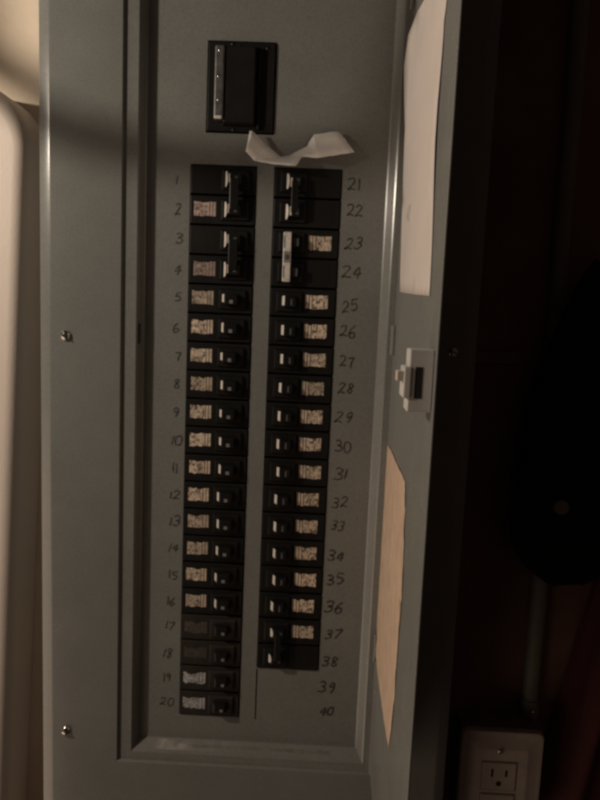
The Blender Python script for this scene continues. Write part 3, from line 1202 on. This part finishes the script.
# short batten on the wall behind the door edge
(bx0, by0), (bx1, by1) = onZ(478, 351, 2.6), (onZ(519, 364, 2.6))
bm = bmesh.new()
BT = (bx0, by0, WZ)
box(bm, 9.9, bx1, by0, by1, 2.55, WZ - 0.01, BT)
bt = world_off(link('wood_batten', bm, M_BATTEN, smooth=0, bevel=0.03), BT)
tag(bt, 'short brown wooden batten on the wall between panel and conduit', 'batten')

# black bag hanging over the conduit, with a small tan disc
gx, gy0 = onZ(590, 262, 1.6)
_, gy1 = onZ(565, 580, 1.6)
BGO = (gx, (gy0 + gy1) / 2, 1.6)
bm = bmesh.new()
loops = []
nseg, nr = 26, 24
for j in range(nseg + 1):
    v = j / nseg
    wv = 0.35 + 1.75 * min(1.0, v * 2.4) ** 0.7 * (1 - max(0, (v - 0.82) / 0.18) ** 3 * 0.75)
    dv = 0.25 + 0.55 * math.sin(math.pi * min(1, 0.08 + v * 0.9)) ** 0.6
    lean = 0.45 * (1 - v)
    loops.append([(gx + lean + wv * math.cos(2 * math.pi * k / nr) * (1 + 0.05 * math.sin(5 * k + 6 * v)),
                   gy0 + (gy1 - gy0) * v + 0.1 * math.sin(k * 0.9),
                   1.45 + dv * math.sin(2 * math.pi * k / nr) * (1 + 0.10 * math.sin(3 * k + 9 * v))) for k in range(nr)])
loft(bm, loops, BGO)
bag = world_off(link('hanging_bag', bm, M_BAG, smooth=60), BGO)
tag(bag, 'black bag with small tan disc hanging over the conduit', 'bag')
pxx, pyy = onZ(561, 507, 0.7)
bm = bmesh.new()
q = [(pxx + 0.27 * math.cos(a * math.pi / 9), pyy + 0.27 * math.sin(a * math.pi / 9)) for a in range(18)]
loft(bm, [[(*p, 0.62) for p in q], [(*p, 1.1) for p in q]], BGO)
link('disc', bm, M_PEG, bag)

# dark red cloth beside it
bm = bmesh.new()
cxa, cya = onZ(583, 497, 2.2)
CL = (cxa + 3, cya + 6, 2.2)
nu, nv = 60, 30
grid = []
for j in range(nv + 1):
    rowv = []
    for i in range(nu + 1):
        u, v = i / nu, j / nv
        wdt = 3.4 + 4.6 * v
        X = cxa + 3.2 - wdt * 0.5 + wdt * u - 0.6 * v
        Y = cya + 16 * v + 0.25 * math.sin(u * 9) * (1 - v)
        Z = 2.2 + 0.30 * math.sin(u * 15 + v * 1.7) + 0.12 * math.sin(u * 34 + v * 4)
        rowv.append(V(bm, X, Y, Z, CL))
    grid.append(rowv)
for j in range(nv):
    for i in range(nu):
        bm.faces.new((grid[j][i], grid[j][i + 1], grid[j + 1][i + 1], grid[j + 1][i]))
cl = world_off(link('hanging_cloth', bm, M_RED, smooth=180), CL)
cl.modifiers.new('thickness', 'SOLIDIFY').thickness = 0.002
tag(cl, 'dark red cloth hanging in folds on the shadowed wall beyond the conduit', 'cloth')

# unseen cord added between bulb and panel to cast the soft shade band
band = [(*onZ(-12, 48, 3.0), 3.0), (*onZ(6, 64, 3.0), 3.0), (*onZ(24, 80, 3.0), 3.0), (-4.9, -1.15, -0.46), (-2.3, -0.42, -0.46), (0.0, -0.15, 0.0), (2.5, -0.12, 0.0), (5.0, -0.35, 0.0), (6.6, -0.75, 0.0)]
T = 0.52
cp = [tuple(p[i] + (LAMP[i] - p[i]) * T for i in range(3)) for p in band]
a, b = cp[0], cp[1]
cp = [(a[0] - 3.5, a[1] - 24, a[2] - 1.5), (a[0] - 2.2, a[1] - 12, a[2] - 1.0), (a[0] - 0.9, a[1] - 4, a[2] - 0.4)] + cp
a = cp[-1]
cp += [(a[0] + 0.9, a[1] - 0.9, a[2] + 0.2), (a[0] + 1.8, a[1] - 4, a[2] + 0.3), (a[0] + 2.3, a[1] - 12, a[2] + 0.4), (a[0] + 2.6, a[1] - 24, a[2] + 0.4)]
sp = []
for i in range(len(cp) - 1):
    p0, p1, p2, p3 = cp[max(i - 1, 0)], cp[i], cp[i + 1], cp[min(i + 2, len(cp) - 1)]
    for k in range(5):
        t = k / 5
        sp.append(tuple(0.5 * (2 * p1[c] + (p2[c] - p0[c]) * t + (2 * p0[c] - 5 * p1[c] + 4 * p2[c] - p3[c]) * t * t
                               + (3 * p1[c] - p0[c] - 3 * p2[c] + p3[c]) * t ** 3) for c in range(3)))
sp.append(cp[-1])
bm = bmesh.new()
tube(bm, sp, 0.29, sp[30], 10)
cord = world_off(link('blocker', bm, M_CORD), sp[30])
tag(cord, 'black rope drooping out of view, added to cast the shade band', 'blocker')
